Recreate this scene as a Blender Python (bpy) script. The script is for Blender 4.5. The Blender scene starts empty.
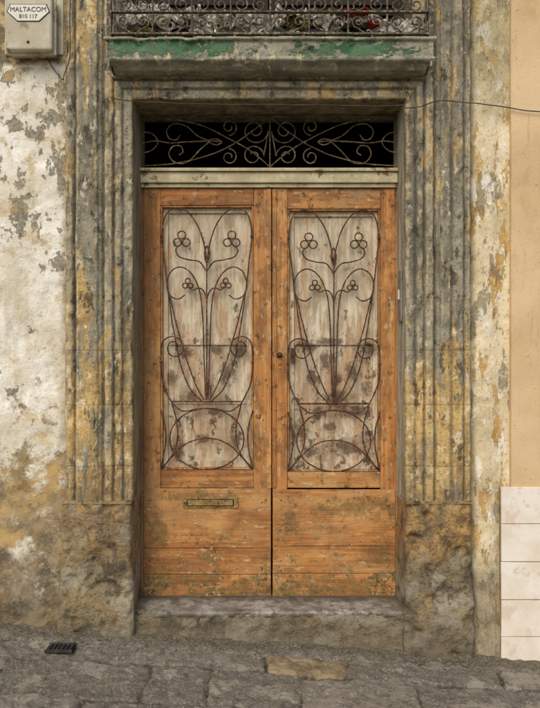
import bpy, math, random, bmesh
from mathutils import Vector, noise, Matrix
random.seed(7)
sc=bpy.context.scene
sc.view_settings.view_transform='Standard'; sc.view_settings.look='None'; sc.view_settings.exposure=0
CAMZ=1.5; CAMD=3.2; F=640.0
# ---- measurements taken in elevation: (photo column,row) -> metres on a wall plane of given depth
def WX(px,y=0.0): return (px-270)*(CAMD+y)/F
def WZ(py,y=0.0): return CAMZ+(354-py)*(CAMD+y)/F
def gz(x): return 0.055-0.067*x
def lin(c):
    c/=255.0
    return c/12.92 if c<=0.04045 else ((c+0.055)/1.055)**2.4
def S(r,g,b): return (lin(r),lin(g),lin(b),1)

# ================= node helper
class M:
    def __init__(s,name):
        s.m=bpy.data.materials.new(name); s.m.use_nodes=True
        s.t=s.m.node_tree; s.t.nodes.clear()
        s.out=s.t.nodes.new('ShaderNodeOutputMaterial'); s.b=s.t.nodes.new('ShaderNodeBsdfPrincipled')
        s.t.links.new(s.b.outputs[0],s.out.inputs[0])
        g=s.t.nodes.new('ShaderNodeNewGeometry'); s.P=g.outputs['Position']
        sp=s.t.nodes.new('ShaderNodeSeparateXYZ'); s.t.links.new(s.P,sp.inputs[0])
        s.X,s.Y,s.Z=sp.outputs
    def st(s,sock,v):
        if hasattr(v,'is_output') : s.t.links.new(v,sock)
        else: sock.default_value=v
    def math(s,op,a,b=0.0,c=None,clamp=False):
        n=s.t.nodes.new('ShaderNodeMath'); n.operation=op; n.use_clamp=clamp
        s.st(n.inputs[0],a); s.st(n.inputs[1],b)
        if c is not None: s.st(n.inputs[2],c)
        return n.outputs[0]
    def add(s,a,b): return s.math('ADD',a,b)
    def sub(s,a,b): return s.math('SUBTRACT',a,b)
    def mul(s,a,b): return s.math('MULTIPLY',a,b)
    def mx(s,a,b): return s.math('MAXIMUM',a,b)
    def mn(s,a,b): return s.math('MINIMUM',a,b)
    def vec(s,sx=1,sy=1,sz=1,off=(0,0,0),rnd=None):
        n=s.t.nodes.new('ShaderNodeMapping'); s.t.links.new(s.P,n.inputs[0])
        n.inputs['Scale'].default_value=(sx,sy,sz); n.inputs['Location'].default_value=off
        o=n.outputs[0]
        if rnd is not None:
            a=s.t.nodes.new('ShaderNodeVectorMath'); a.operation='ADD'
            c=s.t.nodes.new('ShaderNodeCombineXYZ')
            s.t.links.new(s.mul(rnd,37.0),c.inputs[0]); s.t.links.new(s.mul(rnd,91.0),c.inputs[1]); s.t.links.new(s.mul(rnd,53.0),c.inputs[2])
            s.t.links.new(o,a.inputs[0]); s.t.links.new(c.outputs[0],a.inputs[1]); o=a.outputs[0]
        return o
    def noise(s,scale,detail=6,rough=.6,sx=1,sy=1,sz=1,off=0,dist=0,rnd=None):
        n=s.t.nodes.new('ShaderNodeTexNoise')
        s.t.links.new(s.vec(sx,sy,sz,(off*3.1,off*1.7,off*2.3),rnd),n.inputs['Vector'])
        lim=6 if scale<15 else (5 if scale<35 else 3)
        n.inputs['Scale'].default_value=scale; n.inputs['Detail'].default_value=min(detail,lim)
        n.inputs['Roughness'].default_value=rough; n.inputs['Distortion'].default_value=dist
        return n.outputs[0]
    def mr(s,x,a,b,c=0.0,d=1.0,smooth=True):
        n=s.t.nodes.new('ShaderNodeMapRange'); n.clamp=True
        if smooth: n.interpolation_type='SMOOTHSTEP'
        s.st(n.inputs[0],x)
        for i,v in enumerate((a,b,c,d)): s.st(n.inputs[i+1],v)
        return n.outputs[0]
    def mix(s,f,a,b,mode='MIX'):
        n=s.t.nodes.new('ShaderNodeMix'); n.data_type='RGBA'; n.blend_type=mode
        s.st(n.inputs[0],f); s.st(n.inputs[6],a); s.st(n.inputs[7],b)
        return n.outputs[2]
    def thr(s,n,bias=0.0,w=.02,c=.5):
        return s.mr(s.add(n,bias),c-w,c+w)
    def blob(s,px,py,rx,ry,y=0.0,k=1.6,n=None,soft=.25,off=0):
        # n: shared (noise-.5) socket
        cx,cz=WX(px,y),WZ(py,y); rx=rx/200.; ry=ry/200.
        a=s.mul(s.sub(s.X,cx),1/rx); b=s.mul(s.sub(s.Z,cz),1/ry)
        d=s.math('SQRT',s.add(s.mul(a,a),s.mul(b,b)))
        d=s.add(d,s.mul(n,k*2))
        return s.mr(d,1+soft,1-soft)
    def attr(s,name):
        n=s.t.nodes.new('ShaderNodeAttribute'); n.attribute_name=name; return n.outputs['Fac']
    def rnd(s):
        return s.t.nodes.new('ShaderNodeObjectInfo').outputs['Random']
    def fin(s,col,rough=.85,h=None,dist=.004,strength=1.0,metal=0,spec=.3):
        s.st(s.b.inputs['Base Color'],col); s.st(s.b.inputs['Roughness'],rough); s.st(s.b.inputs['Metallic'],metal)
        s.b.inputs['Specular IOR Level'].default_value=spec
        if h is not None:
            bp=s.t.nodes.new('ShaderNodeBump'); bp.inputs['Strength'].default_value=strength; bp.inputs['Distance'].default_value=dist
            s.st(bp.inputs['Height'],h); s.t.links.new(bp.outputs[0],s.b.inputs['Normal'])
        return s.m

# ================= materials
def mat_leftwall():
    m=M('limewashed_plaster')
    big=m.noise(2.2,8,.62); mid=m.noise(9,8,.65,off=3); fine=m.noise(60,6,.7,off=5); vf=m.noise(220,3,.7,off=2)
    stre=m.noise(14,5,.6,sz=.25,off=8); bn=m.sub(m.noise(24,8,.7,off=11),.5)
    base=m.mix(m.mr(mid,.35,.65),S(150,128,90),S(184,166,130))
    base=m.mix(m.mr(fine,.45,.75),base,S(112,96,70))
    base=m.mix(m.thr(m.noise(3.5,6,.6,off=12),-.02,.06),base,S(190,158,102))
    damp=m.mix(m.mr(m.noise(5,8,.7,off=21),.38,.6),S(162,140,102),S(98,87,70))
    damp=m.mix(m.mul(m.mr(fine,.5,.65),.45),damp,S(180,166,134))
    damp=m.mix(m.mul(m.thr(m.noise(7,8,.7,off=25),0,.05,.55),.7),damp,S(78,70,56))
    damp=m.mix(m.mul(m.thr(m.noise(10,8,.7,off=27),0,.03,.6),.7),damp,S(196,182,150))
    damp=m.mix(m.mr(m.add(m.Z,m.mul(m.sub(mid,.5),.2)),.42,.18),damp,m.mix(m.mr(mid,.4,.6),S(90,80,62),S(132,114,82)))
    low=m.mr(m.add(m.Z,m.mul(m.sub(m.noise(4,8,.68,off=24),.5),1.5)),.86,.50)
    cover=m.add(m.mul(big,.55),m.mul(mid,.45))
    cov_bias=m.mr(m.Z,.6,1.6,-.075,.085,False)
    lime_m=m.thr(m.add(cover,cov_bias),-.0,.03,.47)
    lime=m.mix(m.mr(m.noise(5,8,.6,off=30),.35,.65),S(240,235,220),S(214,204,178))
    lime=m.mix(m.mul(m.mr(stre,.5,.72),.5),lime,S(194,176,138))
    lime=m.mix(m.mul(m.mr(fine,.56,.7),.5),lime,S(160,146,118))
    col=m.mix(lime_m,base,lime)
    up=m.mr(m.Z,1.75,2.2,-.07,.005,False)
    dk=m.thr(m.add(m.noise(15,8,.66,sz=.75,off=41),up),0,.012,.60)
    for a in [(20,212,7,20),(50,118,10,6),(14,125,7,9),(62,95,5,12),(60,262,6,7),(63,170,5,22),(12,392,5,6),(8,78,6,8)]:
        dk=m.mx(dk,m.blob(*a,k=2.4,n=bn,soft=.12))
    col=m.mix(m.mul(dk,.85),col,m.mix(m.mr(fine,.35,.6),S(92,90,78),S(150,138,108)))
    och=m.thr(m.noise(7,8,.65,off=51),0,.03,.60)
    col=m.mix(m.mul(och,.55),col,S(194,164,106))
    col=m.mix(m.mul(low,.93),col,damp)
    top=m.mr(m.add(m.Z,m.mul(m.sub(mid,.5),.05)),WZ(68),WZ(62))
    tcol=m.mix(m.mr(mid,.35,.65),S(132,116,84),S(100,92,74))
    tcol=m.mix(m.thr(m.noise(11,7,.65,off=61),-.06,.04),tcol,S(188,166,120))
    col=m.mix(top,col,tcol)
    edge=m.mr(m.add(m.X,m.mul(m.sub(mid,.5),.16)),WX(58),WX(68))
    col=m.mix(m.mul(edge,.7),col,m.mix(m.mr(fine,.4,.6),S(108,96,70),S(168,142,92)))
    h=m.add(m.add(m.mul(lime_m,.35),m.mul(mid,1.2)),m.add(m.mul(fine,.6),m.mul(vf,.15)))
    h=m.sub(h,m.mul(dk,.4))
    return m.fin(col,.9,h,.007)

def surround_mat(name,seed=0,kind='pil'):
    m=M(name); o=seed
    big=m.noise(2.6,8,.65,off=o+1); st=m.noise(16,8,.68,sz=.16,off=o+2,dist=.3); mid=m.noise(12,8,.7,off=o+3)
    fine=m.noise(70,6,.72,off=o+4); vf=m.noise(260,3,.7,off=o)
    cav=m.attr('cav')
    och=m.mix(m.mr(m.noise(6,8,.65,sz=.5,off=o+6),.35,.65),S(208,176,114),S(164,138,94))
    och=m.mix(m.mr(fine,.5,.72),och,S(132,108,70))
    och=m.mix(m.thr(mid,0,.03,.58),och,S(220,202,160))
    grey=m.mix(m.mr(m.noise(8,7,.7,sz=.3,off=o+8),.38,.62),S(112,107,90),S(158,151,128))
    grey=m.mix(m.mul(m.thr(m.noise(20,6,.6,sz=.4,off=o+9),0,.05,.60),.4),grey,S(112,116,106))
    grey=m.mix(m.mul(m.mr(fine,.52,.72),.8),grey,S(82,75,60))
    cover=m.add(m.mul(big,.4),m.mul(st,.6))
    if kind=='pil':
        bias=m.mr(m.Z,1.15,1.9,-.055,.065,True)
    else: bias=.07
    gm=m.thr(m.add(cover,bias),0,.035,.5)
    col=m.mix(gm,och,grey)
    br=m.mr(m.noise(9,7,.7,sz=.14,off=o+11),.5,.66)
    col=m.mix(m.mul(br,.5),col,S(102,86,60))
    wf=m.thr(m.noise(26,7,.7,sz=.5,off=o+14),0,.012,.62)
    col=m.mix(m.mul(wf,.75),col,S(212,202,174))
    yf=m.thr(m.noise(7,8,.68,sz=.45,off=o+17),0,.03,.60)
    col=m.mix(m.mul(yf,.6),col,S(202,166,100))
    dark=m.thr(m.noise(18,8,.7,sz=.5,off=o+19),0,.03,.61)
    col=m.mix(m.mul(dark,.75),col,S(62,56,46))
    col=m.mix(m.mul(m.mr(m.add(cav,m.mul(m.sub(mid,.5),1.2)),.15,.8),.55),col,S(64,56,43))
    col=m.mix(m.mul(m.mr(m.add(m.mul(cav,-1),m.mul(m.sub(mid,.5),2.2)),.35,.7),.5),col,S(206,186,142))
    if kind=='pil':
        for py in (350,404,465):
            l=m.mr(m.math('ABSOLUTE',m.add(m.sub(m.Z,WZ(py)),m.mul(m.sub(mid,.5),.02))),.001,.005,1,0)
            col=m.mix(m.mul(l,.4),col,S(70,56,36))
        col=m.mix(m.mul(m.mr(m.Z,WZ(460),WZ(500)),.4),col,S(104,88,60))
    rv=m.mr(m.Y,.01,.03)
    rc=(S(150,142,118),S(200,192,168)) if seed==40 else (S(112,100,78),S(166,152,120))  # right reveal painted paler as if lit from the left, left one darker
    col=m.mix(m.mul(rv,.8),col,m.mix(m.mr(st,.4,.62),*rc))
    h=m.add(m.add(m.mul(gm,.35),m.mul(mid,1.4)),m.add(m.mul(fine,.8),m.mul(vf,.15)))
    h=m.sub(h,m.mul(dark,.5))
    return m.fin(col,.88,h,.006)

def mat_plinth(seed=0):
    m=M('weathered_plinth_stone'); o=seed
    big=m.noise(4,8,.65,off=o+1); mid=m.noise(14,8,.7,off=o+3); fine=m.noise(80,6,.72,off=o+4)
    col=m.mix(m.mr(big,.36,.62),S(104,95,76),S(158,136,96))
    col=m.mix(m.mr(mid,.45,.62),col,S(134,122,98))
    up=m.mr(m.add(m.Z,m.mul(m.sub(mid,.5),.3)),WZ(572),WZ(545))
    if seed==0: up=m.mul(up,.45)
    col=m.mix(m.mul(up,.8),col,m.mix(m.mr(mid,.4,.6),S(190,150,90),S(138,108,70)))
    col=m.mix(m.mul(m.mr(fine,.5,.7),.85),col,S(74,65,50))
    dark=m.thr(m.noise(9,8,.7,off=o+19),0,.05,.56)
    col=m.mix(m.mul(dark,.7),col,S(64,57,46))
    gr=m.thr(m.noise(6,8,.7,off=o+23),0,.05,.54)
    gr=m.mul(gr,m.sub(1.0,m.mul(up,.7)))
    col=m.mix(m.mul(gr,.65),col,S(168,160,138))
    lowc=m.mr(m.add(m.Z,m.mul(m.sub(mid,.5),.25)),.24,.08)
    col=m.mix(m.mul(lowc,.6),col,S(104,94,76))
    h=m.add(m.mul(mid,1.8),m.add(m.mul(fine,.9),m.mul(big,1)))
    return m.fin(col,.92,h,.009)

def mat_band():
    m=M('flaking_cream_plaster')
    big=m.noise(3,8,.65,sz=.5,off=71); mid=m.noise(12,8,.7,sz=.5,off=72); fine=m.noise(70,6,.7,off=73)
    col=m.mix(m.mr(big,.4,.6),S(230,213,174),S(204,186,146))
    yl=m.thr(m.noise(10,8,.68,sz=.35,off=75),0,.02,.56)
    col=m.mix(yl,col,m.mix(m.mr(mid,.4,.6),S(212,174,104),S(188,150,88)))
    gr=m.thr(m.noise(13,8,.7,sz=.35,off=77),0,.02,.575)
    col=m.mix(m.mul(gr,.75),col,S(134,125,102))
    wh=m.thr(m.noise(15,8,.66,sz=.5,off=78),0,.02,.58)
    col=m.mix(m.mul(wh,.9),col,S(234,226,206))
    gu=m.mr(m.add(m.Z,m.mul(m.sub(big,.5),1.2)),2.5,2.9)
    col=m.mix(m.mul(gu,.5),col,S(160,152,116))
    lo=m.mr(m.add(m.Z,m.mul(m.sub(mid,.5),.6)),.60,.3)
    col=m.mix(m.mul(lo,.8),col,m.mix(m.mr(mid,.4,.6),S(150,136,108),S(98,90,72)))
    col=m.mix(m.mul(m.mr(fine,.52,.72),.5),col,S(120,100,66))
    l=m.mr(m.add(m.X,m.mul(m.sub(mid,.5),.03)),WX(478),WX(470))
    col=m.mix(m.mul(l,.7),col,S(84,74,54))
    h=m.add(m.add(m.mul(yl,-.4),m.mul(mid,1.2)),m.add(m.mul(fine,.6),m.mul(gr,-.4)))
    return m.fin(col,.9,h,.006)

def mat_beige():
    m=M('beige_painted_render')
    big=m.noise(1.6,7,.6,off=81); mid=m.noise(9,7,.65,sz=.5,off=82); fine=m.noise(110,5,.7,off=83)
    col=m.mix(m.mr(big,.35,.65),S(222,194,150),S(206,176,130))
    col=m.mix(m.mul(m.mr(mid,.5,.72),.55),col,S(188,156,110))
    col=m.mix(m.mul(m.thr(m.noise(30,6,.7,off=85),0,.02,.66),.6),col,S(150,124,88))
    col=m.mix(m.mul(m.mr(m.noise(22,6,.7,sz=.1,off=88),.55,.7),.4),col,S(168,136,94))
    return m.fin(col,.85,m.add(m.mul(fine,.6),m.mul(mid,.7)),.004)

def mat_wood(name,axis='v',seed=0,green=0.0):
    m=M(name); r=m.rnd(); o=seed
    k=dict(sx=1,sy=1,sz=.06) if axis=='v' else dict(sx=.06,sy=1,sz=1)
    k2=dict(sx=1,sy=1,sz=.35) if axis=='v' else dict(sx=.35,sy=1,sz=1)
    grain=m.noise(75,7,.68,off=o+1,dist=.6,rnd=r,**k); g2=m.noise(24,7,.65,off=o+2,dist=1.2,rnd=r,**k)
    blot=m.noise(8,8,.7,off=o+3,**k2); mid=m.noise(20,8,.72,off=o+4); fine=m.noise(110,5,.7,off=o+5); iso=m.noise(11,8,.72,off=o+6)
    col=m.mix(m.mr(g2,.35,.65),S(200,142,80),S(168,110,58))
    col=m.mix(m.mul(m.mr(grain,.5,.68),.6),col,S(122,78,42))
    col=m.mix(m.mul(m.mr(m.noise(4,7,.65,off=o+8,**k2),.46,.64),.7),col,S(208,160,100))
    s_=.55 if green else 1
    col=m.mix(m.mul(m.thr(blot,0,.06,.54),.58*s_),col,S(122,82,48))
    col=m.mix(m.mul(m.thr(iso,0,.05,.57),.48*s_),col,S(100,70,44))
    col=m.mix(m.mul(m.thr(m.noise(10,8,.7,off=o+9,**k2),0,.03,.57),.55*s_),col,S(160,138,100))
    col=m.mix(m.mul(m.thr(m.noise(26,8,.72,off=o+10),0,.03,.61),.7*s_),col,S(62,45,30))
    tone=m.mr(r,0,1,.9,1.08,False)
    n=m.t.nodes.new('ShaderNodeVectorMath'); n.operation='SCALE'; m.t.links.new(col,n.inputs[0]); m.t.links.new(tone,n.inputs[3]); col=n.outputs[0]
    pale=m.thr(m.noise(42,6,.7,off=o+12,**k2),0,.012,.635)
    col=m.mix(m.mul(pale,.55),col,S(206,188,148))
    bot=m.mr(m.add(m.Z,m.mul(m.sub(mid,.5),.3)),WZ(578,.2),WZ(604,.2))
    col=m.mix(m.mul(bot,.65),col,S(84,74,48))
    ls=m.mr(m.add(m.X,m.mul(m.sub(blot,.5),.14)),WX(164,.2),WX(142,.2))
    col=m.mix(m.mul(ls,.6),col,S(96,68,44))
    if green:
        reg=m.mr(m.Z,WZ(500,.2),WZ(590,.2),-.01,.035)
        patch=m.mr(m.noise(5,6,.65,off=o+40),.42,.62,-.07,.055)
        reg=m.add(reg,patch)
        gm=m.thr(m.add(m.noise(22,9,.72,off=o+15,sx=.6),reg),0,.04,.60)
        col=m.mix(m.mul(gm,.62),col,m.mix(m.mr(mid,.4,.6),S(84,88,54),S(116,112,70)))
        gm2=m.thr(m.add(m.noise(48,9,.78,off=o+18),reg),0,.015,.66)
        col=m.mix(m.mul(gm2,.75),col,S(190,182,140))
        dk2=m.thr(m.add(m.noise(38,9,.78,off=o+28),reg),0,.02,.645)
        col=m.mix(m.mul(dk2,.7),col,S(58,48,32))
        bn=m.sub(m.noise(24,9,.75,off=o+31),.5)
        for a in [(200,497,30,5),(160,530,10,18),(185,580,44,7),(246,587,24,6),(355,508,40,8),(340,582,44,7),(300,590,22,6),(290,520,7,16),(378,550,14,10)]:
            b=m.blob(*a,y=.2,k=3.2,n=bn,soft=.5)
            col=m.mix(m.mul(b,.5),col,m.mix(m.mr(fine,.4,.6),S(62,60,38),S(98,92,52)))
    h=m.add(m.mul(grain,-.8),m.add(m.mul(mid,.6),m.mul(fine,.25)))
    return m.fin(col,m.mr(mid,.3,.7,.6,.85),h,.0035,spec=.3)

def mat_panel():
    m=M('bleached_panel_wood'); r=m.rnd()
    g=m.noise(60,7,.68,off=1,sz=.05,rnd=r); st=m.noise(28,7,.68,off=5,sz=.12); mid=m.noise(16,8,.72,off=7); fine=m.noise(120,5,.7,off=9)
    col=m.mix(m.mr(st,.36,.62),S(216,203,176),S(190,175,145))
    col=m.mix(m.mul(m.mr(g,.5,.66),.45),col,S(160,136,102))
    low=m.mr(m.add(m.Z,m.mul(m.sub(mid,.5),.3)),WZ(290,.2),WZ(390,.2))
    wm=m.thr(m.add(m.noise(18,8,.7,sz=.18,off=12),m.mul(low,.07)),0,.05,.565)
    col=m.mix(m.mul(wm,.65),col,m.mix(m.mr(mid,.4,.6),S(196,152,108),S(160,122,84)))
    gs=m.thr(m.add(m.noise(12,8,.7,sz=.3,off=15),m.mul(low,.03)),0,.05,.57)
    col=m.mix(m.mul(gs,.5),col,S(134,122,100))
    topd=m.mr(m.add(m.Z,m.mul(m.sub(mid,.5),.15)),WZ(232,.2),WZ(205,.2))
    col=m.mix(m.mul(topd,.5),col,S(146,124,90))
    right=m.mr(m.X,.0,.05,0,.014)
    dk=m.thr(m.add(m.noise(17,8,.75,sz=.7,off=18),m.add(m.mul(low,.05),right)),0,.025,.635)
    bn=m.sub(m.noise(30,8,.72,off=33),.5)
    for a in [(340,397,10,7),(325,362,7,9),(310,347,9,6),(352,372,7,8),(357,412,10,6),(345,447,20,8),(228,374,8,9),(190,397,7,6),(236,440,7,8),(186,354,8,5),(300,432,8,10),(370,350,6,8),(178,450,6,12),(318,414,7,6),(338,380,5,7),(312,378,5,6),(215,350,7,5),(172,378,5,8),(205,440,8,6),(328,342,14,4),(345,410,6,6),(366,390,5,7),(215,412,7,5),(330,428,7,5),(240,352,7,5),(312,452,9,5)]:
        b=m.blob(*a,y=.23,k=2.2,n=bn,soft=.6)
        dk=m.mx(dk,m.mul(b,.95))
    col=m.mix(m.mul(dk,.82),col,m.mix(m.mr(fine,.4,.6),S(54,41,30),S(92,68,46)))
    col=m.mix(m.mul(m.mr(m.noise(40,6,.7,sz=.3,off=22),.5,.68),.4),col,S(140,112,78))
    h=m.add(m.mul(g,-.6),m.add(m.mul(wm,-.2),m.mul(fine,.25)))
    return m.fin(col,.8,h,.0025)

def mat_simple(name,c1,c2,scale=12,rough=.8,bump=.003,metal=0,c3=None,t3=.6,spec=.3,sz=1,seed=0):
    m=M(name); a=m.noise(scale,8,.68,sz=sz,off=seed+4); f=m.noise(scale*7,6,.7,off=seed+7)
    col=m.mix(m.mr(a,.36,.64),c1,c2)
    if c3: col=m.mix(m.thr(m.noise(scale*1.4,8,.7,off=seed+9),0,.025,t3),col,c3)
    return m.fin(col,rough,m.add(a,m.mul(f,.5)),bump,metal=metal,spec=spec)

def mat_step():
    m=M('worn_marble'); a=m.noise(7,8,.7,off=4); mid=m.noise(20,8,.72,off=6); f=m.noise(90,5,.7,off=8)
    col=m.mix(m.mr(a,.38,.62),S(168,163,152),S(122,116,104))
    col=m.mix(m.mul(m.thr(mid,0,.04,.53),.65),col,S(98,90,76))
    col=m.mix(m.mul(m.mr(f,.5,.66),.5),col,S(86,78,64))
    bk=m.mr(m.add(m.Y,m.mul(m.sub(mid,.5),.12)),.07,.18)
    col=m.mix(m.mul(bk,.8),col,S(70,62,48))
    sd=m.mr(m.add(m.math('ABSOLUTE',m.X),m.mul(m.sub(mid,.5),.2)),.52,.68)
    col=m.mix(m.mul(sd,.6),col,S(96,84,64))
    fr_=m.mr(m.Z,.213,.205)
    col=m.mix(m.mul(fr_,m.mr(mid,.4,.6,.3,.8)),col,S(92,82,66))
    return m.fin(col,.6,m.add(m.mul(mid,1),m.mul(f,.4)),.003,spec=.4)

def mat_balcony():
    m=M('balcony_stone_peeling_paint')
    mid=m.noise(14,8,.7,sx=.5,off=2); fine=m.noise(80,6,.7,off=4); st=m.noise(22,7,.68,sz=.3,off=6)
    col=m.mix(m.mr(mid,.36,.62),S(160,157,134),S(120,118,100))
    col=m.mix(m.mul(m.mr(fine,.5,.7),.5),col,S(88,80,62))
    col=m.mix(m.thr(st,0,.03,.59),col,S(182,172,140))
    bn=m.sub(m.noise(26,8,.75,sx=.6,off=9),.5)
    g=m.blob(172,48,56,8,y=-.14,k=3.6,n=bn,soft=.15)
    g=m.mx(g,m.blob(352,50,46,7,y=-.14,k=3.6,n=bn,soft=.15))
    g=m.mx(g,m.blob(120,46,12,6,y=-.14,k=3,n=bn,soft=.15))
    g=m.mul(g,m.mul(m.mr(m.Z,3.006,2.998),m.mr(m.Z,2.912,2.918)))
    col=m.mix(g,col,m.mix(m.mr(mid,.4,.6),S(56,96,64),S(90,120,86)))
    return m.fin(col,.85,m.add(m.mul(mid,1),m.add(m.mul(fine,.6),m.mul(g,.5))),.006)

def mat_pave():
    m=M('worn_paving_stone')
    st=m.attr('stone'); j=m.attr('joint'); big=m.noise(5,8,.66,off=1); mid=m.noise(18,8,.72,off=3); fine=m.noise(90,6,.75,off=5); vf=m.noise(300,3,.7,off=6)
    a=m.mix(st,S(108,102,93),S(164,155,138))
    a=m.mix(m.mul(m.mr(big,.4,.62),.7),a,S(124,115,98))
    a=m.mix(m.mul(m.mr(mid,.46,.60),.6),a,S(82,76,68))
    a=m.mix(m.mul(m.mr(fine,.5,.64),.6),a,S(176,167,148))
    a=m.mix(m.mul(m.mr(vf,.52,.66),.5),a,S(66,60,54))
    a=m.mix(m.mul(m.thr(m.noise(9,8,.72,off=12),0,.05,.56),.6),a,S(170,161,142))
    yel=m.mr(m.attr('yellow'),.4,.6)
    a=m.mix(m.mul(yel,.6),a,m.mix(m.mr(mid,.4,.6),S(172,148,98),S(134,112,74)))
    jc=m.mix(m.mr(fine,.4,.6),S(62,56,48),S(104,94,76))
    jm=m.thr(m.add(j,m.mul(m.sub(mid,.5),1.1)),0,.2,.6)
    col=m.mix(m.mul(jm,.9),a,jc)
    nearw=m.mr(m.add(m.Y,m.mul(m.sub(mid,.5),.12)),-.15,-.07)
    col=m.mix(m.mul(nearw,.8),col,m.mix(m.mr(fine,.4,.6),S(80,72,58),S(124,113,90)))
    h=m.add(m.mul(mid,1.4),m.add(m.mul(fine,1.1),m.mul(vf,.4)))
    return m.fin(col,.8,h,.009,spec=.35)

MW=mat_leftwall(); MP=surround_mat('weathered_pilaster_paint',0); MP2=surround_mat('weathered_pilaster_paint_b',40); ML=surround_mat('weathered_lintel_paint',20,'lintel')
MPL=mat_plinth(0); MPL2=mat_plinth(33); MB=mat_band(); MBE=mat_beige()
MWV=mat_wood('door_wood_vertical','v',0); MWH=mat_wood('door_wood_horizontal','h',10); MWG=mat_wood('door_wood_base_boards','h',20,green=1)
MPN=mat_panel(); MBAL=mat_balcony(); MPV=mat_pave()
MIR=mat_simple('rusty_iron',S(84,58,40),S(56,40,30),40,.65,.0015,metal=.15,c3=S(130,84,50),t3=.56,spec=.35)
MIRP=mat_simple('old_painted_iron',S(118,98,68),S(74,58,40),40,.6,.0015,metal=.1,c3=S(146,130,98),t3=.57)
MIRD=mat_simple('railing_iron',S(92,82,62),S(58,50,40),40,.6,.0015,metal=.1,c3=S(140,126,98),t3=.57)
MTR=mat_simple('cream_painted_wood',S(206,194,158),S(176,164,126),10,.7,.002,c3=S(130,110,76),t3=.6)
MTI=mat_simple('glazed_tile',S(238,230,214),S(228,214,192),7,.22,.0004,spec=.5,c3=S(222,204,182),t3=.56)
MGR=mat_simple('tile_grout',S(160,148,126),S(128,116,96),30,.9,.002)
MST=mat_step()
MDK=mat_simple('dark_interior',S(22,18,15),S(14,12,10),6,.9,.001)  # near-black colour puts the darkness of unlit hollows into the surface
MBX=mat_simple('aged_grey_plastic',S(200,192,168),S(176,166,140),8,.55,.0008,c3=S(146,130,98),t3=.6)
MLB=mat_simple('label_white',S(226,222,208),S(214,208,190),10,.5,.0004)
MTX=mat_simple('label_ink',S(40,36,32),S(34,30,28),10,.6,.0001)
MPA=mat_simple('crumpled_paper',S(238,234,224),S(214,206,188),20,.8,.001)
MLF=mat_simple('dry_leaf',S(120,104,52),S(84,74,40),20,.8,.001)
MRD=mat_simple('red_plastic',S(190,44,34),S(160,36,30),20,.5,.0005)
MSH=mat_simple('dark_shutter_paint',S(52,44,32),S(34,30,24),20,.7,.002)
MBR=mat_simple('tarnished_brass',S(176,146,92),S(136,108,64),30,.5,.001,metal=.4,c3=S(94,74,48),t3=.57)
MGD=mat_simple('street_ground',S(112,104,92),S(88,82,72),6,.9,.006)
MPE=mat_simple('grit',S(150,140,118),S(96,88,72),30,.9,.001)
MCB=mat_simple('cable_sheath',S(92,82,62),S(60,54,42),20,.6,.0005)
MZN=mat_simple('dull_zinc',S(150,146,136),S(120,114,102),20,.5,.001,metal=.4)
MGI=mat_simple('dark_cast_iron',S(70,67,61),S(50,47,43),30,.7,.001,metal=.2)

# ================= geometry helpers
def empty(name):
    e=bpy.data.objects.new(name,None); sc.collection.objects.link(e); return e
def link(ob,parent=None,mat=None,smooth=True):
    sc.collection.objects.link(ob)
    if parent: ob.parent=parent
    if mat: ob.data.materials.append(mat)
    if smooth and ob.type=='MESH': ob.data.polygons.foreach_set('use_smooth',[True]*len(ob.data.polygons))
    return ob
def fr(p,s,o=4,off=0):
    return noise.fractal(Vector((p[0]*s+off,p[1]*s+off*1.3,p[2]*s-off)),1.0,2.0,o)
def grid(name,nu,nv,f,mat,parent,attrs=None,flip=False):
    vs=[];at={k:[] for k in (attrs or [])}
    for j in range(nv):
        for i in range(nu):
            r=f(i,j)
            vs.append(r[0])
            if attrs:
                for k,v in zip(attrs,r[1:]): at[k].append(v)
    fs=[]
    for j in range(nv-1):
        for i in range(nu-1):
            a=j*nu+i
            q=(a,a+1,a+nu+1,a+nu)
            fs.append(q[::-1] if flip else q)
    me=bpy.data.meshes.new(name); me.from_pydata(vs,[],fs)
    for k in at:
        A=me.attributes.new(k,'FLOAT','POINT'); A.data.foreach_set('value',at[k])
    me.update()
    return link(bpy.data.objects.new(name,me),parent,mat)
def resample(poly,step):
    out=[poly[0]]
    for a,b in zip(poly,poly[1:]):
        L=math.hypot(b[0]-a[0],b[1]-a[1]); n=max(1,round(L/step))
        for i in range(1,n+1): out.append((a[0]+(b[0]-a[0])*i/n,a[1]+(b[1]-a[1])*i/n))
    return out
def smooth(p,n=1):
    for _ in range(n):
        p=[p[0]]+[tuple((p[i-1][k]+2*p[i][k]+p[i+1][k])/4 for k in (0,1)) for i in range(1,len(p)-1)]+[p[-1]]
    return p
def cavs(p,w=6):
    c=[]
    for i in range(len(p)):
        q=p[max(0,i-w):i+w+1]; mean=sum(a[1] for a in q)/len(q)
        c.append(max(-1,min(1,(p[i][1]-mean)/.007)))
    return c
def box(name,x0,x1,y0,y1,z0,z1,mat,parent,bev=.003,seg=2,jit=0):
    bm=bmesh.new(); bmesh.ops.create_cube(bm,size=1)
    for v in bm.verts:
        v.co=Vector(((x0+x1)/2+v.co.x*(x1-x0),(y0+y1)/2+v.co.y*(y1-y0),(z0+z1)/2+v.co.z*(z1-z0)))
        if jit: v.co+=Vector((random.uniform(-jit,jit),0,random.uniform(-jit,jit)))
    if bev: bmesh.ops.bevel(bm,geom=bm.edges[:],offset=bev,segments=seg,profile=.6,affect='EDGES')
    me=bpy.data.meshes.new(name); bm.to_mesh(me); bm.free()
    return link(bpy.data.objects.new(name,me),parent,mat,False)
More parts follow.
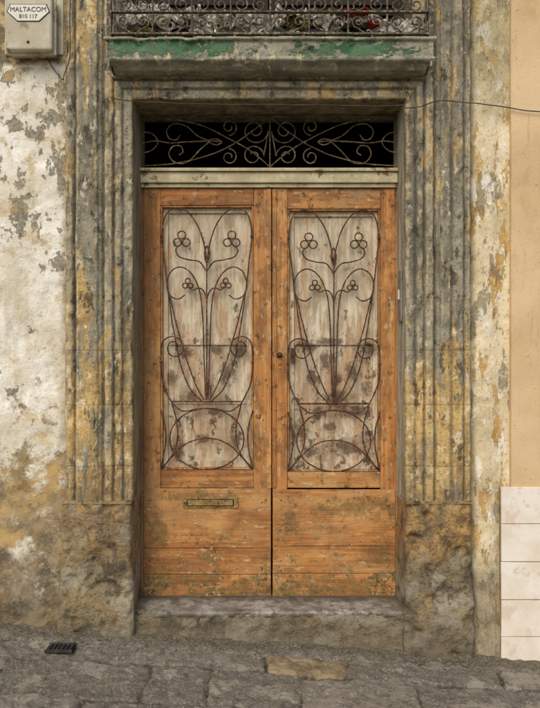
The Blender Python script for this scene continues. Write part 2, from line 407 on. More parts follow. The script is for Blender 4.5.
def cr(pts,n=8,closed=False):
    out=[];L=len(pts)
    if L<3: return pts
    for i in range(L if closed else L-1):
        g=(lambda k: pts[k%L]) if closed else (lambda k: pts[max(0,min(L-1,k))])
        p0,p1,p2,p3=g(i-1),g(i),g(i+1),g(i+2)
        for k in range(n):
            t=k/n
            out.append(tuple(.5*((2*p1[d])+(-p0[d]+p2[d])*t+(2*p0[d]-5*p1[d]+4*p2[d]-p3[d])*t*t+(-p0[d]+3*p1[d]-3*p2[d]+p3[d])*t**3) for d in range(len(p1))))
    if not closed: out.append(pts[-1])
    return out
def curves(name,splines,r,mat,parent,y=0,wob=0.0006):
    cu=bpy.data.curves.new(name,'CURVE'); cu.dimensions='3D'; cu.bevel_depth=r; cu.bevel_resolution=2
    for sp in splines:
        closed=False; rr=1
        if isinstance(sp,dict): closed=sp.get('c',False); rr=sp.get('r',1); sp=sp['p']
        s=cu.splines.new('POLY'); s.points.add(len(sp)-1); s.use_cyclic_u=closed
        for i,p in enumerate(sp):
            q=(WX(p[0],y),y,WZ(p[1],y)) if len(p)==2 else p
            q=(q[0]+noise.noise(Vector(q)*14)*wob*3,q[1]+noise.noise(Vector(q)*11)*wob*2,q[2]+noise.noise(Vector(q)*13+Vector((5,5,5)))*wob*3)
            s.points[i].co=(*q,1); s.points[i].radius=rr*(1+.22*noise.noise(Vector(q)*60))
    ob=bpy.data.objects.new(name,cu); sc.collection.objects.link(ob); ob.parent=parent; cu.materials.append(mat)
    return ob
def spiral(cx,cy,r0,r1,a0,turns,n=28):
    N=int(n*abs(turns))+2
    return [(cx+(r0+(r1-r0)*i/(N-1))*math.cos(a0+2*math.pi*turns*i/(N-1)),cy+(r0+(r1-r0)*i/(N-1))*math.sin(a0+2*math.pi*turns*i/(N-1))) for i in range(N)]
def ring(cx,cy,r,n=16): return {'p':[(cx+r*math.cos(2*math.pi*i/n),cy+r*math.sin(2*math.pi*i/n)) for i in range(n)],'c':True}

# ================= HOUSE
house=empty('stone_house')
XL,XR=-.685,.675; ZS=2.77; YD=.2
TOP=4.6
x0,x1=-3.6,WX(66)+.012
xs=[-3.6+.06*i for i in range(35)]; xs=[x for x in xs if x<-1.5]; n=100
xs+= [-1.5+( x1+1.5)*i/n for i in range(n+1)]
zs=[-.1+.012*i for i in range(280)]; zs+=[zs[-1]+.1*i for i in range(1,15)]
ZP=WZ(500)
def fw(i,j):
    x,z=xs[i],zs[j]; p=(x,0,z)
    y=.012*fr(p,1.6)+.006*fr(p,9,3,5)+max(0,fr(p,7,4,15)-.25)*.02
    if z>WZ(64): y-=.006
    if z<.6: y-=.03*min(1,(.6-z)/.3)*(.6+.6*fr(p,4,3,2))
    e=(x-(x1-.10))/.10
    if e>0: y-=.018*e*e*(1 if z<ZP else .4)
    return ((x,y,z),)
grid('limewashed_wall',len(xs),len(zs),fw,MW,house)

K=.70
def pil(name,prof,zlo,zhi,mat,seed):
    prof=[(x,y*K if y<0 else y) for x,y in prof]
    pts=smooth(resample(prof,.004),3); cv=cavs(pts)
    zz=[]; z=zlo
    while z<min(zhi,3.25): zz.append(z); z+=.009
    zz.append(min(zhi,3.25))
    if zhi>3.25: zz+=[3.25+(zhi-3.25)*k/12 for k in range(1,13)]
    jz=[WZ(p) for p in (350,404,465)]
    def f(i,j):
        x,y=pts[i]; z=zz[j]; c=cv[i]
        p=(x,y,z)
        d=.0035*fr(p,22,4,seed)+.004*fr(p,5,3,seed+2)
        ch=fr((x,y*.3,z*.8),11,4,seed+9)
        e=max(0,-c)*.9+.25
        d+=max(0,ch-.08)*.036*e
        for q in jz: d+=.0025*math.exp(-((z-q-.002*noise.noise(Vector((x*30,0,q))))/.003)**2)
        dx=.0035*fr(p,9,4,seed+20)
        fade=1 if y<.03 else .25
        return ((x+dx*fade,y+d*fade,z),c,0.0)
    return grid(name,len(pts),len(zz),f,mat,house,['cav','edge'])
X=WX
L=[(X(64),.02),(X(66),-.012),(X(68),-.03),(X(71),-.036),(X(74),-.030),(X(75.5),-.014),(X(77),-.014),(X(78),-.050),(X(80),-.058),(X(97),-.058),(X(99),-.052),(X(100),-.034),(X(102.5),-.034),(X(103.5),-.018),(X(105),-.018)]
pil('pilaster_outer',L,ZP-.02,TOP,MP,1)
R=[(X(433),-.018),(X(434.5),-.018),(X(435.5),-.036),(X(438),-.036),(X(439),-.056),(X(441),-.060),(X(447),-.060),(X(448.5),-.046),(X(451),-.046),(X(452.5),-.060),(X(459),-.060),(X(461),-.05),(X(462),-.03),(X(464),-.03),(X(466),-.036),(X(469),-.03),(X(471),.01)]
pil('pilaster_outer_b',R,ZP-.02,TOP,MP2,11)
A=[(.145,-.018),(.139,-.018),(.136,-.038),(.128,-.046),(.104,-.046),(.098,-.040),(.094,-.022),(.088,-.020),(.084,-.034),(.078,-.038),(.060,-.036),(.054,-.030),(.050,-.014),(.045,-.012),(.040,-.022),(.030,-.026),(.012,-.024),(.004,-.018),(0,-.006),(0,.30)]
A=[(d,y*K if y<0 else y) for d,y in A]
def jamb(name,side,mat,seed):
    pts=smooth(resample(A,.004),3); cv=cavs(pts)
    zlo=ZP-.02; n=int((ZS-zlo)/.009)
    jz=[WZ(p) for p in (350,404,465)]
    def f(i,j):
        d,y=pts[i]; t=j/n; z=zlo+(ZS+d-zlo)*t
        xe=XL if side<0 else XR
        x=xe+side*d; p=(x,y,z); c=cv[i]
        q=.0035*fr(p,22,4,seed)+.0035*fr(p,5,3,seed+2)
        q+=max(0,fr((x,y*.3,z*.8),11,4,seed+9)-.08)*.034*(max(0,-c)*.9+.25)
        for zz in jz: q+=.0025*math.exp(-((z-zz)/.003)**2)
        fd=(1-t**30)*(1 if y<.03 else .2)
        return ((x+.0035*fr(p,9,4,seed)*fd,y+q*fd,z),c,0.0)
    grid(name,len(pts),n+1,f,mat,house,['cav','edge'],flip=side>0)
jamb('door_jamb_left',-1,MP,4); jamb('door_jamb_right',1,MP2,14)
def lint():
    pts=smooth(resample(A,.004),3); cv=cavs(pts); n=170
    def f(i,j):
        d,y=pts[i]; t=j/n; x=(XL-d)+(XR-XL+2*d)*t; z=ZS+d; p=(x,y,z); c=cv[i]
        q=.0022*fr(p,22,4,31)+.0025*fr(p,5,3,33)+max(0,fr((x*.8,y*.3,z),11,4,35)-.12)*.03*(max(0,-c)*.9+.2)
        fd=min(1,t*30,(1-t)*30)*(1 if y<.03 else .2)
        return ((x,y+q*fd,z+.0015*fr(p,14,3,3)*fd),c,0.0)
    grid('lintel',len(pts),n+1,f,ML,house,['cav','edge'],flip=True)
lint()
def flat(name,xa,xb,za,zb,y,mat,st=.02,amp=.003,parent=house):
    nx=max(2,int((xb-xa)/st)); nz=max(2,int((zb-za)/st))
    def f(i,j):
        x=xa+(xb-xa)*i/(nx-1); z=za+(zb-za)*j/(nz-1)
        return ((x,y+amp*fr((x,y,z),4,4,2),z),0.0,0.0)
    return grid(name,nx,nz,f,mat,parent,['cav','edge'])
flat('frieze',XL-.147,XR+.147,ZS+.13,3.005,-.012,ML,.012)
flat('window_side_left',XL-.147,-.72,3.0,TOP,-.010,ML)
flat('window_side_right',.71,XR+.147,3.0,TOP,-.010,ML)
box('window_head',-.73,.72,-.008,.3,4.3,TOP,MPL,house,0)
for nm,xx in (('window_reveal_left',-.735),('window_reveal_right',.712)):
    box(nm,xx,xx+.02,-.004,.3,3.0,4.31,MPL,house,0)
box('window_back',-.74,.74,.26,.3,2.95,4.32,MDK,house,0)
for k,(a,b) in enumerate(((-.715,-.01),(.005,.71))):
    box('window_shutter_%d'%(k+1),a,b,.2,.24,3.01,4.3,MSH,house,.004)
    z=3.07
    while z<4.2:
        box('shutter_slat',a+.06,b-.06,.185,.2,z,z+.03,MSH,house,.004); z+=.055
def plinth(name,xa,xb,inner,mat,seed,bulge):
    D=-.048
    if inner>0: prof=[(xa,.03),(xa,D+.014),(xa+.012,D),(xb-.012,D),(xb,D+.014),(xb,.30)]
    else: prof=[(xa,.30),(xa,D+.014),(xa+.012,D),(xb-.012,D),(xb,D+.014),(xb,.03)]
    pts=smooth(resample(prof,.006),4); n=100; zlo,zhi=-.12,ZP+.004
    xm=(xa+xb)/2
    def f(i,j):
        x,y=pts[i]; t=j/n; z=zlo+(zhi-zlo)*t; p=(x,y,z)
        w=min(1,max(0,(.14-y)/.14))
        d=-(.010*fr(p,5,4,seed)+.007*fr(p,18,4,seed+3))
        lo=max(0,min(1,(.46-z)/.2)); d-=bulge*lo*(1+.8*fr(p,3,3,seed+6))
        ch=max(0,fr(p,9,4,seed+8)-.1); d+=ch*.045
        if t>.95: d+=.012*(t-.95)/.05
        xo=(x-xm)*.08*lo*w+.006*fr(p,12,3,seed+4)*w
        return ((x+xo,y+d*w,z),0.0,0.0)
    grid(name,len(pts),n+1,f,mat,house,['cav','edge'])
    def g(i,j):
        x=xa+(xb-xa)*i/30; y=D+.004+.34*j/30
        return ((x,y,ZP+.002-.012*max(0,1-j/3)+.003*fr((x,y,0),20,3,seed)),0.0,0.0)
    grid(name+'_cap',31,31,g,mat,house,['cav','edge'])
plinth('plinth_left',X(64),XL,1,MPL,2,.018); plinth('plinth_right',XR,X(470),-1,MPL2,8,.010)
def ris(i,j):
    x=-.72+1.43*i/140; z=-.1+.3*j/34; p=(x,0,z)
    return ((x,-.012+.010*fr(p,5,4,3)+.007*fr(p,25,3,1)-.03*max(0,(gz(x)+.05-z))/.05*.4,z),0.0,0.0)
grid('step_riser',141,35,ris,MPL2,house,['cav','edge'])
def stepf():
    prof=[( -.012,.188),(-.016,.196),(-.016,.208),(-.010,.215),(.0,.217),(.27,.219)]
    pts=smooth(resample(prof,.004),2); n=260
    def f(i,j):
        y,z=pts[i]; x=-.686+1.362*j/n; p=(x,y,z)
        ch=max(0,fr(p,10,4,6)-.12)*.04*(1 if y<.01 else 0)
        return ((x,y+ch+.001*fr(p,20,3,1),z-ch*.4-.0025*max(0,fr(p,5,3,2))),)
    grid('doorstep',len(pts),n+1,f,MST,house,flip=True)
stepf()
def band(i,j):
    xa,xb=X(469),X(511); x=xa+(xb-xa)*i/44; z=-.12+3.5*j/300; p=(x,0,z)
    t=i/44
    y=.006-.016*math.sin(min(1,t*1.4)*math.pi)+.004*fr(p,5,3,2)+.003*fr(p,16,4,7)+max(0,fr(p,9,4,6)-.15)*.012
    if z<.5: y-=.014*(.5-z)/.5
    return ((x,y,z),)
grid('plaster_band',45,301,band,MB,house)
flat('plaster_band_upper',X(469),X(511),3.38,TOP,0,MB)
it=box('interior',-1.2,1.2,.32,2.4,.1,2.9,MDK,house,0)
bm=bmesh.new(); bm.from_mesh(it.data)
bmesh.ops.delete(bm,geom=[f for f in bm.faces if f.calc_center_median().y<.33],context='FACES'); bm.to_mesh(it.data); bm.free()
flat('inner_head',-1.2,1.2,ZS,2.92,.315,MDK,.3,0)

# ================= neighbour
nb=empty('neighbouring_house')
flat('beige_wall',X(510),4.0,WZ(488),TOP,-.016,MBE,.03,.004,nb)
box('beige_wall_edge',X(510)-.001,X(510)+.004,-.014,.05,WZ(488),TOP,MBE,nb,0)
box('grout_bed',X(499.5),4.0,-.018,.05,-.3,WZ(487),MGR,nb,.002)
zb=[WZ(p,-.026) for p in (487,524,562,600,637,675,712)]
for r in range(6):
    x=X(501.5,-.026)
    while x<3.9:
        w=.30
        box('tile',x,x+w-.004,-.026,-.012,zb[r+1]+.002,zb[r]-.002,MTI,nb,.002,jit=.001); x+=w
# ================= DOOR
door=empty('wooden_double_door')
def DX(p): return WX(p,YD)
def DZ(p): return WZ(p,YD)
def db(name,a,b,t,bt,mat,y0=YD,y1=.25,bev=.003,jit=.0008): return box(name,DX(a),DX(b),y0,y1,DZ(bt),DZ(t),mat,door,bev,jit=jit)
db('frame_left',140.5,143.5,170,597,MWV,.205,.26); db('frame_right',395.5,398.5,170,597,MWV,.205,.26)
def leaf(n,x0,x1,s0,s1,pt,pb,mb):
    db(n+'_stile_a',x0,s0-.15,188.5,597,MWV); db(n+'_stile_b',s1+.15,x1,188.5,597,MWV)
    db(n+'_top_rail',s0+.1,s1-.1,188.5,pt,MWH,YD+.0015); db(n+'_lock_rail',s0+.1,s1-.1,pb,488,MWH,YD+.0015)
    m=1.8
    for nm,a,b,c,d in (('bead_l',s0+.05,s0+m,pt,pb),('bead_r',s1-m,s1-.05,pt,pb),('bead_t',s0+m,s1-m,pt+.05,pt+m),('bead_b',s0+m,s1-m,pb-m,pb-.05)):
        db(n+'_'+nm,a,b,c,d,MWV,YD+.008,.25,.002)
    i0,i1,j0,j1=s0+m+.1,s1-m-.1,pt+m+.1,pb-m-.1
    db(n+'_panel_side_l',i0,i0+5,j0,j1,MPN,.228,.25,.002); db(n+'_panel_side_r',i1-5,i1,j0,j1,MPN,.228,.25,.002)
    db(n+'_panel_head',i0+5.1,i1-5.1,j0,j0+5,MPN,.229,.25,.002)
    db(n+'_panel_mid',i0+5.1,i1-5.1,338,345,MPN,.229,.25,.002)
    db(n+'_panel_low',i0+5.1,i1-5.1,j1-7,j1,MPN,.229,.25,.002)
    db(n+'_panel_low_rail',i0+5.1,i1-5.1,402,404.5,MPN,.2345,.25,.001)
    cuts=[0,.34,.67,1]; W=i1-i0-10
    for k in range(3):
        db(n+'_panel_board_%d'%k,i0+5+cuts[k]*W+.02,i0+5+cuts[k+1]*W-.02,j0+4,j1-5,MPN,.2385,.255,.0006,jit=0)
    db(n+'_panel_back',i0,i1,j0,j1,MDK,.262,.27,0)
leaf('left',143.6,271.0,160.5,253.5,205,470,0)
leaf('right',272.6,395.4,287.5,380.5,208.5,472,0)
def boards(n,x0,x1,rows):
    for k,(a,b,pr) in enumerate(rows):
        db(n+'_base_board_%d'%k,x0,x1,a+.25,b-.25,MWG,YD-pr,YD-.0005,.0022,jit=.0005)
boards('left',144,270.6,[(488,548,.004),(548,574,.0075),(574,597,.0045)])
boards('right',273,395,[(489,546,.004),(546,573,.0075),(573,596.5,.0045)])
db('meeting_strip',266.5,271.3,189,488,MWV,YD-.006,YD-.001,.0025)
db('meeting_strip_right',272.3,276.5,189,488,MWV,YD-.004,YD-.001,.0025)
box('mail_slot_plate',DX(183),DX(238),YD-.012,YD-.006,DZ(507.5),DZ(496.5),MBR,door,.002)
box('mail_slot_flap',DX(188),DX(233),YD-.016,YD-.012,DZ(505),DZ(499.5),MBR,door,.0018)
box('mail_slot_shade_strip',DX(187),DX(234),YD-.0128,YD-.0118,DZ(505.8),DZ(498.8),MDK,door,0)  # solid dark strip, paints the shade round the flap
def disc(name,x,z,y,r,h,mat,parent,n=20):
    bm=bmesh.new(); bmesh.ops.create_cone(bm,cap_ends=True,segments=n,radius1=r,radius2=r*.8,depth=h,matrix=Matrix.Translation((x,y,z))@Matrix.Rotation(math.pi/2,4,'X'))
    bmesh.ops.bevel(bm,geom=[e for e in bm.edges if len(e.link_faces)==2 and e.calc_face_angle()>1],offset=r*.2,segments=2,affect='EDGES')
    me=bpy.data.meshes.new(name); bm.to_mesh(me); bm.free(); return link(bpy.data.objects.new(name,me),parent,mat)
disc('knob_rose',DX(279.5),DZ(355),YD-.006,.017,.01,MIR,door); disc('door_knob',DX(279.5),DZ(355),YD-.022,.011,.03,MIR,door)
disc('keyhole_escutcheon',DX(293),DZ(356),YD-.003,.009,.008,MIR,door)
box('latch_plate',DX(290.5),DX(295),YD-.005,YD,DZ(364),DZ(348),MIR,door,.001)
for px,py in [(150,500),(150,560),(262,502),(262,585),(281,500),(281,560),(389,505),(389,585),(151,300),(151,420),(389,300),(263,420),(389,200),(150,197),(262,197)]:
    disc('nail',DX(px),DZ(py),YD-.009 if py>548 else (YD-.006 if py>488 else YD-.001),.004,.004,MIR,door,10)
def leafgrille(n,c,dy):
    sp=[]
    # lyre-shaped outer bar with heart top
    Apath=[(0,262),(3,244),(9,226),(19,212),(31,208),(41,215),(45,234),(43,256),(39,290),(34,325),(27,362),(17,388),(5,401)]
    # inner heart whose ends roll up under the second flower
    Bp=[(1,400),(3,350),(4,318),(7,292),(15,274),(26,267),(36,272),(40,284),(37,295),(29,299),(22,295)]
    Cp=[(38,292),(31,322),(22,354),(12,382),(3,400)]
    St=[(0,272),(7,262),(17,260),(27,257),(31,251),(29,246)]
    Sm=[(0,300),(3,291),(8,288),(14,290),(17,287)]
    for s in (-1,1):
        T=lambda P:[(c+s*a,b+dy) for a,b in P]
        sp.append(cr(T(Apath))); sp.append(cr(T(Bp))); sp.append(cr(T(Cp))); sp.append(cr(T(St))); sp.append(cr(T(Sm)))
        for k in range(3):
            a=-math.pi/2+k*2*math.pi/3
            sp.append(ring(c+s*25+5.0*math.cos(a),240+dy+5.0*math.sin(a),3.9))
            sp.append(ring(c+s*19+3.2*math.cos(a),284+dy+3.2*math.sin(a),2.5))
        q=[(31,350),(29,346),(32,342),(37,343),(39,349),(36,355),(29,356),(24,350),(25,342),(32,337),(40,338),(45,345),(46,362),(44,382),(38,397),(35,402)]
        sp.append(cr(T(q),6))
        # side arcs at the foot
        sp.append(cr(T([(35,402),(33,410),(30,422),(29,436),(32,450),(39,461),(46,469)])))
        sp.append(cr(T([(46,410),(42,425),(41,440),(43,455),(46,466)])))
        sp.append(cr(T([(44,468),(36,458),(24,446),(12,440),(0,438)])))
        sp.append(cr(T([(35,403),(24,411),(10,409),(0,408)])))
    sp.append([(c-36,401.5+dy),(c+36,401.5+dy)])
    sp.append([(c,262+dy),(c,400+dy)])
    sp.append({'p':[(c+37*math.sin(2*math.pi*i/48),439+dy-30.5*math.cos(2*math.pi*i/48)) for i in range(48)],'c':True})
    sp.append([(c-46,470+dy),(c+46,470+dy)])
    sp.append({'p':cr([(c,246+dy),(c+2.5,254+dy),(c,263+dy),(c-2.5,254+dy)],5,True),'c':True,'r':1.1})
    curves(n+'_leaf_grille',sp,.0037,MIR,door,y=.205)
    for px,py in ((c-45,236),(c+45,236),(c-46,362),(c+46,362),(c-45,466),(c+45,466)):
        box('grille_lug',DX(px)-.008,DX(px)+.008,.198,.212,DZ(py+dy)-.005,DZ(py+dy)+.005,MIR,door,.001)
leafgrille('left',206.8,0); leafgrille('right',333.8,2)
tr=empty('iron_transom_grille')
box('transom_bar',XL+.002,XR-.002,.17,.26,DZ(184),DZ(173.5),MTR,door,.004)
box('transom_bar_lip',XL+.002,XR-.002,.155,.25,DZ(173.2),DZ(170),MTR,door,.003)
box('transom_bar_base',XL+.002,XR-.002,.185,.26,DZ(188),DZ(184.2),MTR,door,.003)
yT=.19
sp=[]
for s in (-1,1):
    T=lambda P:[(270+s*a,b) for a,b in P]
    # long flat crossing sweeps
    sp+= [cr(T([(127,119),(100,119),(70,125),(40,139),(18,152),(0,167)])),cr(T([(127,166),(98,164),(66,157),(38,145),(16,130),(0,117)]))]
    # central heart of large scrolls
    sp+= [[(270+s*a,b) for a,b in spiral(15,131,13.5,3,math.pi,-1.5)], [(270+s*a,b) for a,b in spiral(17,156,11,3,math.pi,1.4)]]
    sp+= [cr(T([(1.5,131),(4,144),(6,156)]))]
    sp+= [[(270+s*a,b) for a,b in spiral(41,127,8.5,2.5,math.pi/2,1.3)],[(270+s*a,b) for a,b in spiral(41,157,8.5,2.5,-math.pi/2,-1.3)]]
    # side scrolls ending long tendrils
    sp+= [cr(T([(60,141),(70,150),(82,162),(94,163),(101,155),(98,147),(90,146),(87,152),(91,155)]))]
    sp+= [cr(T([(60,141),(72,136),(84,126),(96,124),(103,130),(101,138),(94,140),(90,135)]))]
    sp+= [cr(T([(127,143),(114,141),(100,143),(82,142),(60,141),(48,142)]))]
    sp+= [{'p':cr(T([(48,142),(54,139),(62,141),(54,145)]),5,True),'c':True}]
    sp+= [cr(T([(127,132),(118,134),(112,142),(118,150),(127,153)]))]
sp+=[[(143,168.5),(397,168.5)],[(143,116.5),(397,116.5)],[(270,117),(270,168)]]
curves('scrollwork',sp,.0036,MIRP,tr,y=yT)

# ================= BALCONY
bal=empty('stone_balcony')
def balc():
    prof=[(.0,3.014),(-.148,3.014),(-.156,3.010),(-.156,3.000),(-.150,2.996),(-.142,2.992),(-.138,2.924),(-.142,2.918),(-.142,2.908),(-.134,2.902),(-.120,2.894),(-.104,2.884),(-.094,2.876),(-.08,2.873),(-.010,2.871)]
    pts=smooth(resample(prof,.004),1); n=190
    def f(i,j):
        y,z=pts[i]; t=j/n
        hw=.792-(.02 if z<2.914 else 0)-(.012 if 2.92<z<2.994 else 0)
        if z<2.89: hw-=.012
        x=-hw+2*hw*t; p=(x,y,z)
        q=max(0,fr(p,9,4,12)-.15)*.03*(1 if y<-.08 else 0)
        return ((x,y+q+.002*fr(p,12,3,2),z+.002*fr(p,10,3,5)),0.0,0.0)
    grid('slab',len(pts),n+1,f,MBAL,bal,['cav','edge'])
    for s in (-1,1):
        box('slab_end',s*.772-.004,s*.772+.004,-.136,-.004,2.878,3.011,MBAL,bal,.002)
balc()
YR=-.125
sp=[];Bz=3.038;Tz=3.138
def addsp(P,**k): sp.append(dict(p=[(x,YR,z) for x,z in P],**k))
n=8; w=1.50/n
for i in range(n):
    cx=-.75+w*(i+.5); zc=(Bz+Tz)/2
    for s in (-1,1):
        addsp([(cx+s*a,b) for a,b in spiral(w*.24,zc+.008,.032,.007,-math.pi/2,1.4)])
        addsp([(cx+s*a,b) for a,b in spiral(w*.24,Tz+.04,.036,.008,math.pi/2,1.4)])
        addsp(cr([(cx+s*w*.24,Tz+.076),(cx+s*w*.1,3.26),(cx+s*w*.25,3.36),(cx+s*w*.4,3.55),(cx+s*w*.25,3.79)]))
    addsp(cr([(cx-w*.24,zc-.024),(cx-w*.08,Bz+.006),(cx+w*.08,Bz+.006),(cx+w*.24,zc-.024)]))
    addsp([(cx-w/2,Bz),(cx-w/2,3.81)],r=1.3)
addsp([(.75,Bz),(.75,3.81)],r=1.3)
curves('railing_scrollwork',sp,.0042,MIRD,bal,wob=.0008)
for z,h in ((Bz-.006,.010),(Tz,.008),(3.81,.02)):
    box('rail',-.775,.775,YR-.010,YR+.010,z,z+h,MIRD,bal,.002)
    for s in (-1,1): box('side_rail',s*.765-.01,s*.765+.01,YR+.011,-.02,z,z+h,MIRD,bal,.002)
for s in (-1,1):
    box('corner_post',s*.772-.011,s*.772+.011,YR-.011,YR+.0105,3.016,3.9,MIRD,bal,.002)
for k in range(4): box('foot',-.506+k*.33,-.494+k*.33,YR-.006,YR+.006,3.012,Bz-.006,MIRD,bal,.001)
clut=empty('balcony_litter')
def crumple(name,x,y,z,sx,sz,mat,seed,ang=0):
    N=18
    def f(i,j):
        u=(i/(N-1)-.5);v=(j/(N-1)-.5)
        p=Vector((u*3,v*3,seed))
        a=u*math.cos(ang)-v*math.sin(ang); b=u*math.sin(ang)+v*math.cos(ang)
        return ((x+a*sx+.02*noise.noise(p*1.7),y+.04*noise.noise(p*1.3)+.02*noise.noise(p*4),z+b*sz+.03*noise.noise(p*2+Vector((9,0,0)))),)
    ob=grid(name,N,N,f,mat,clut); ob.data.polygons.foreach_set('use_smooth',[False]*len(ob.data.polygons))
random.seed(3)
for k in range(40):
    x=-.70+1.40*k/39+random.uniform(-.02,.02)
    mt=MPA if random.random()<.66 else random.choice([MLF,MSH,MLF,MBX])
    crumple('litter_%d'%k,x,random.uniform(-.09,-.04),random.uniform(3.06,3.17),random.uniform(.07,.15),random.uniform(.03,.08),mt,k*1.7,random.uniform(-.6,.6))
crumple('red_wrapper',.43,-.098,3.155,.10,.035,MRD,77,.2); crumple('red_wrapper',.50,-.095,3.10,.05,.03,MRD,79,.7)

# ================= telephone box
tb=empty('telephone_junction_box')
yB=-.10
def BX(p): return WX(p,yB)
def BZ(p): return WZ(p,yB)
box('casing',BX(5),BX(52),yB,-.0,BZ(50),BZ(-6),MBX,tb,.018,5)
box('cover_rim',BX(3),BX(54),yB+.03,yB+.045,BZ(52),BZ(-8),MBX,tb,.007,3)
box('backplate',BX(-2),BX(58),-.022,.0,BZ(47),BZ(-10),MBX,tb,.004)
def prism(name,pts,y0,y1,mat,parent):
    n=len(pts); vs=[(x,y0,z) for x,z in pts]+[(x,y1,z) for x,z in pts]
    fs=[tuple(range(n)),tuple(range(2*n-1,n-1,-1))]+[(i,i+n,(i+1)%n+n,(i+1)%n) for i in range(n)]
    me=bpy.data.meshes.new(name); me.from_pydata(vs,[],fs); me.update()
    return link(bpy.data.objects.new(name,me),parent,mat,False)
hx=[(11,5),(46,5),(49,12),(39,21),(18,21),(8,12)]
prism('label_border',[(BX(a+ (a-28)*.05),BZ(b+(b-13)*.09)) for a,b in hx],yB-.002,yB+.002,MTX,tb)
prism('label_plate',[(BX(a),BZ(b)) for a,b in hx],yB-.004,yB,MLB,tb)
for t,py,s in (('MALTACOM',12,.032),('810 117',18.5,.027)):
    c=bpy.data.curves.new('label_text','FONT'); c.body=t; c.size=s; c.align_x='CENTER'; c.extrude=.0006
    o=bpy.data.objects.new('label_text',c); sc.collection.objects.link(o); o.location=(BX(28.5),yB-.0048,BZ(py)); o.rotation_euler=(math.pi/2,0,0); o.parent=tb; c.materials.append(MTX)
disc('lock',BX(28),BZ(42),yB-.001,.008,.006,MIR,tb)
cb=empty('telephone_cable')
def c3(P): return [ (WX(a,y),y,WZ(b,y)) for a,b,y in P]
curves('cable_run',[cr(c3([(43,50,-.04),(48,60,-.02),(56,72,-.02),(63,80,-.05),(64,76,-.06),(70,55,-.06),(70,20,-.06),(70,-60,-.06)]),8),
  cr(c3([(399,112,.05),(402,108,-.03),(418,107,-.045),(440,101,-.055),(470,103,-.05),(505,107,-.03),(545,112,-.03),(600,110,-.03)]),8),
  cr(c3([(110,97,-.04),(130,101,-.035),(200,104,-.025),(300,105,-.025),(380,106,-.025),(404,105,-.035)]),8)],.0028,MCB,cb,wob=.001)
bell=empty('metal_bell_plate')
box('plate',XR-.012,XR-.001,.05,.13,WZ(322,.1),WZ(271,.1),MZN,bell,.003)
box('button',XR-.018,XR-.012,.075,.10,WZ(300,.1),WZ(290,.1),MLB,bell,.002)

# ================= GROUND
random.seed(11)
gr=bpy.data.meshes.new('street_ground')
vs=[(x,y,gz(x)-.03) for x,y in ((-60,-60),(60,-60),(60,40),(-60,40))]
gr.from_pydata(vs,[],[(0,1,2,3)]); link(bpy.data.objects.new('street_ground',gr),None,MGD,False)
edges=[.0,-.135,-.30,-.60,-.88,-1.2,-1.5,-1.8]
cuts={1:[-2.4,-1.36,-1.28,-.62,-.02,.36,1.07,1.9,2.4],2:[-2.4,-1.75,-1.18,-.53,-.26,.13,.65,1.25,1.8,2.4]}
rowlist=[]
for r in range(len(edges)-1):
    if r in cuts: cc=cuts[r]
    else:
        cc=[-2.4]
        while cc[-1]<2.4: cc.append(cc[-1]+random.uniform(.35,.7))
    rowlist.append([(cc[i],cc[i+1],random.random(),random.uniform(-.009,.009),random.uniform(-.03,.03)) for i in range(len(cc)-1)])
rowlist[0]=[(-2.4,2.4,.4,0,0)]
NX=620;NY=250
def pave(i,j):
    x=-2.3+4.6*i/(NX-1); yy=.04-1.75*(j/(NY-1))**1.15
    wx=x+.018*fr((x,yy,0),4,3,1)+.008*fr((x,yy,0),20,3,1); wy=yy+.018*fr((x,yy,3),3,3,6)+.006*fr((x,yy,0),22,3,8)
    r=0
    while r<len(edges)-2 and wy<edges[r+1]: r+=1
    d=min(edges[r]-wy if r>0 else 9,wy-edges[r+1]); st=.5;off=0;yel=0.0
    for a,b,s,o,tl in rowlist[r]:
        if a<=wx<b:
            d=min(d,wx-a,b-wx); st=s; off=o+tl*(wx-(a+b)/2)
            if r==1 and a==-.02: yel=1.0
            break
    jt=max(0,1-max(0,d)/.017)
    if r==0: jt*=.5; off=.0
    fill=.55+.45*max(-1,min(1,3*fr((x,yy,0),3,3,30)))
    z=gz(x)-.020*fill*(jt**1.5)+off*(1-jt)+.010*fr((x,yy,0),7,4,3)+.005*fr((x,yy,0),30,3,5)-max(0,fr((x,yy,0),12,4,9)-.2)*.02
    if r==0: z+=.02*max(0,(wy+.135)/.135)
    return ((x,yy,z),st,jt*(.6+.4*fill),yel)
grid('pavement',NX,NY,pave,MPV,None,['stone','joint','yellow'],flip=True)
dg=empty('drain_grate')
gx,gy=-.98,-.20
g0=gz(gx)+.002
for k in range(6): box('bar_%d'%k,gx-.055+k*.02,gx-.047+k*.02,gy-.03,gy+.03,g0-.004,g0+.006,MGI,dg,.001)
box('rim_front',gx-.065,gx+.063,gy-.04,gy-.031,g0-.006,g0+.007,MGI,dg,.001); box('rim_back',gx-.065,gx+.063,gy+.031,gy+.04,g0-.006,g0+.007,MGI,dg,.001)
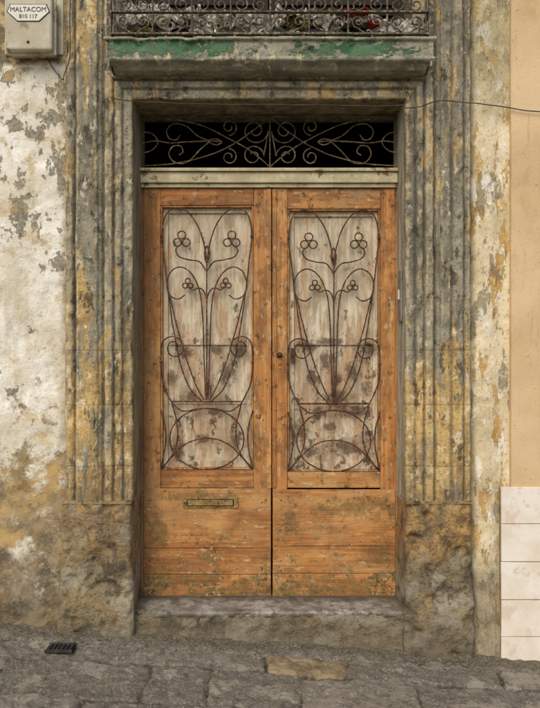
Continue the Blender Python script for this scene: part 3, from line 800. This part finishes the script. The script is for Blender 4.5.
box('pit_shade_slab',gx-.063,gx+.061,gy-.031,gy+.031,g0-.012,g0+.0015,MDK,dg,0)  # solid near-black slab painting the shade of a hole below the bars
def grit():
    bm=bmesh.new()
    for k in range(1300):
        x=random.uniform(-1.9,1.9); yy=-.03-abs(random.gauss(0,.09)) if k<900 else random.uniform(-1.0,0)
        if x<-.68 or x>.68: yy-=.04
        s=random.uniform(.0012,.0045)*(1.8 if random.random()<.06 else 1)
        mtx=Matrix.Translation((x,yy,gz(x)+s*.4+(.02*max(0,(yy+.135)/.135))))@Matrix.Rotation(random.random()*6,4,'Z')@Matrix.Diagonal((s*random.uniform(.8,1.8),s,s*.7,1))
        bmesh.ops.create_icosphere(bm,subdivisions=1,radius=1,matrix=mtx)
    me=bpy.data.meshes.new('gravel'); bm.to_mesh(me); bm.free(); link(bpy.data.objects.new('gravel',me),None,MPE,False)
grit()

# ================= light, camera
w=bpy.data.worlds.new('World'); sc.world=w; w.use_nodes=True
nt=w.node_tree; bg=nt.nodes['Background']; sky=nt.nodes.new('ShaderNodeTexSky'); sky.sky_type='NISHITA'; sky.sun_disc=False
el,az=math.radians(46),math.radians(200)
sky.sun_elevation=el; sky.sun_rotation=az; sky.dust_density=3; sky.air_density=1
nt.links.new(sky.outputs[0],bg.inputs[0]); bg.inputs[1].default_value=.15
sd=bpy.data.lights.new('sun','SUN'); sd.energy=1.5; sd.angle=math.radians(45); sd.color=(1,.94,.84)
so=bpy.data.objects.new('sun',sd); sc.collection.objects.link(so)
d=Vector((math.sin(az)*math.cos(el),math.cos(az)*math.cos(el),math.sin(el)))
so.rotation_euler=d.to_track_quat('Z','Y').to_euler(); so.location=d*10
cd=bpy.data.cameras.new('camera'); co=bpy.data.objects.new('camera',cd); sc.collection.objects.link(co)
co.location=(0,-CAMD,CAMZ); co.rotation_euler=(math.pi/2,0,0)
cd.sensor_fit='VERTICAL'; cd.sensor_height=24; cd.lens=F/708*24; cd.clip_end=500; cd.clip_start=.05
sc.camera=co
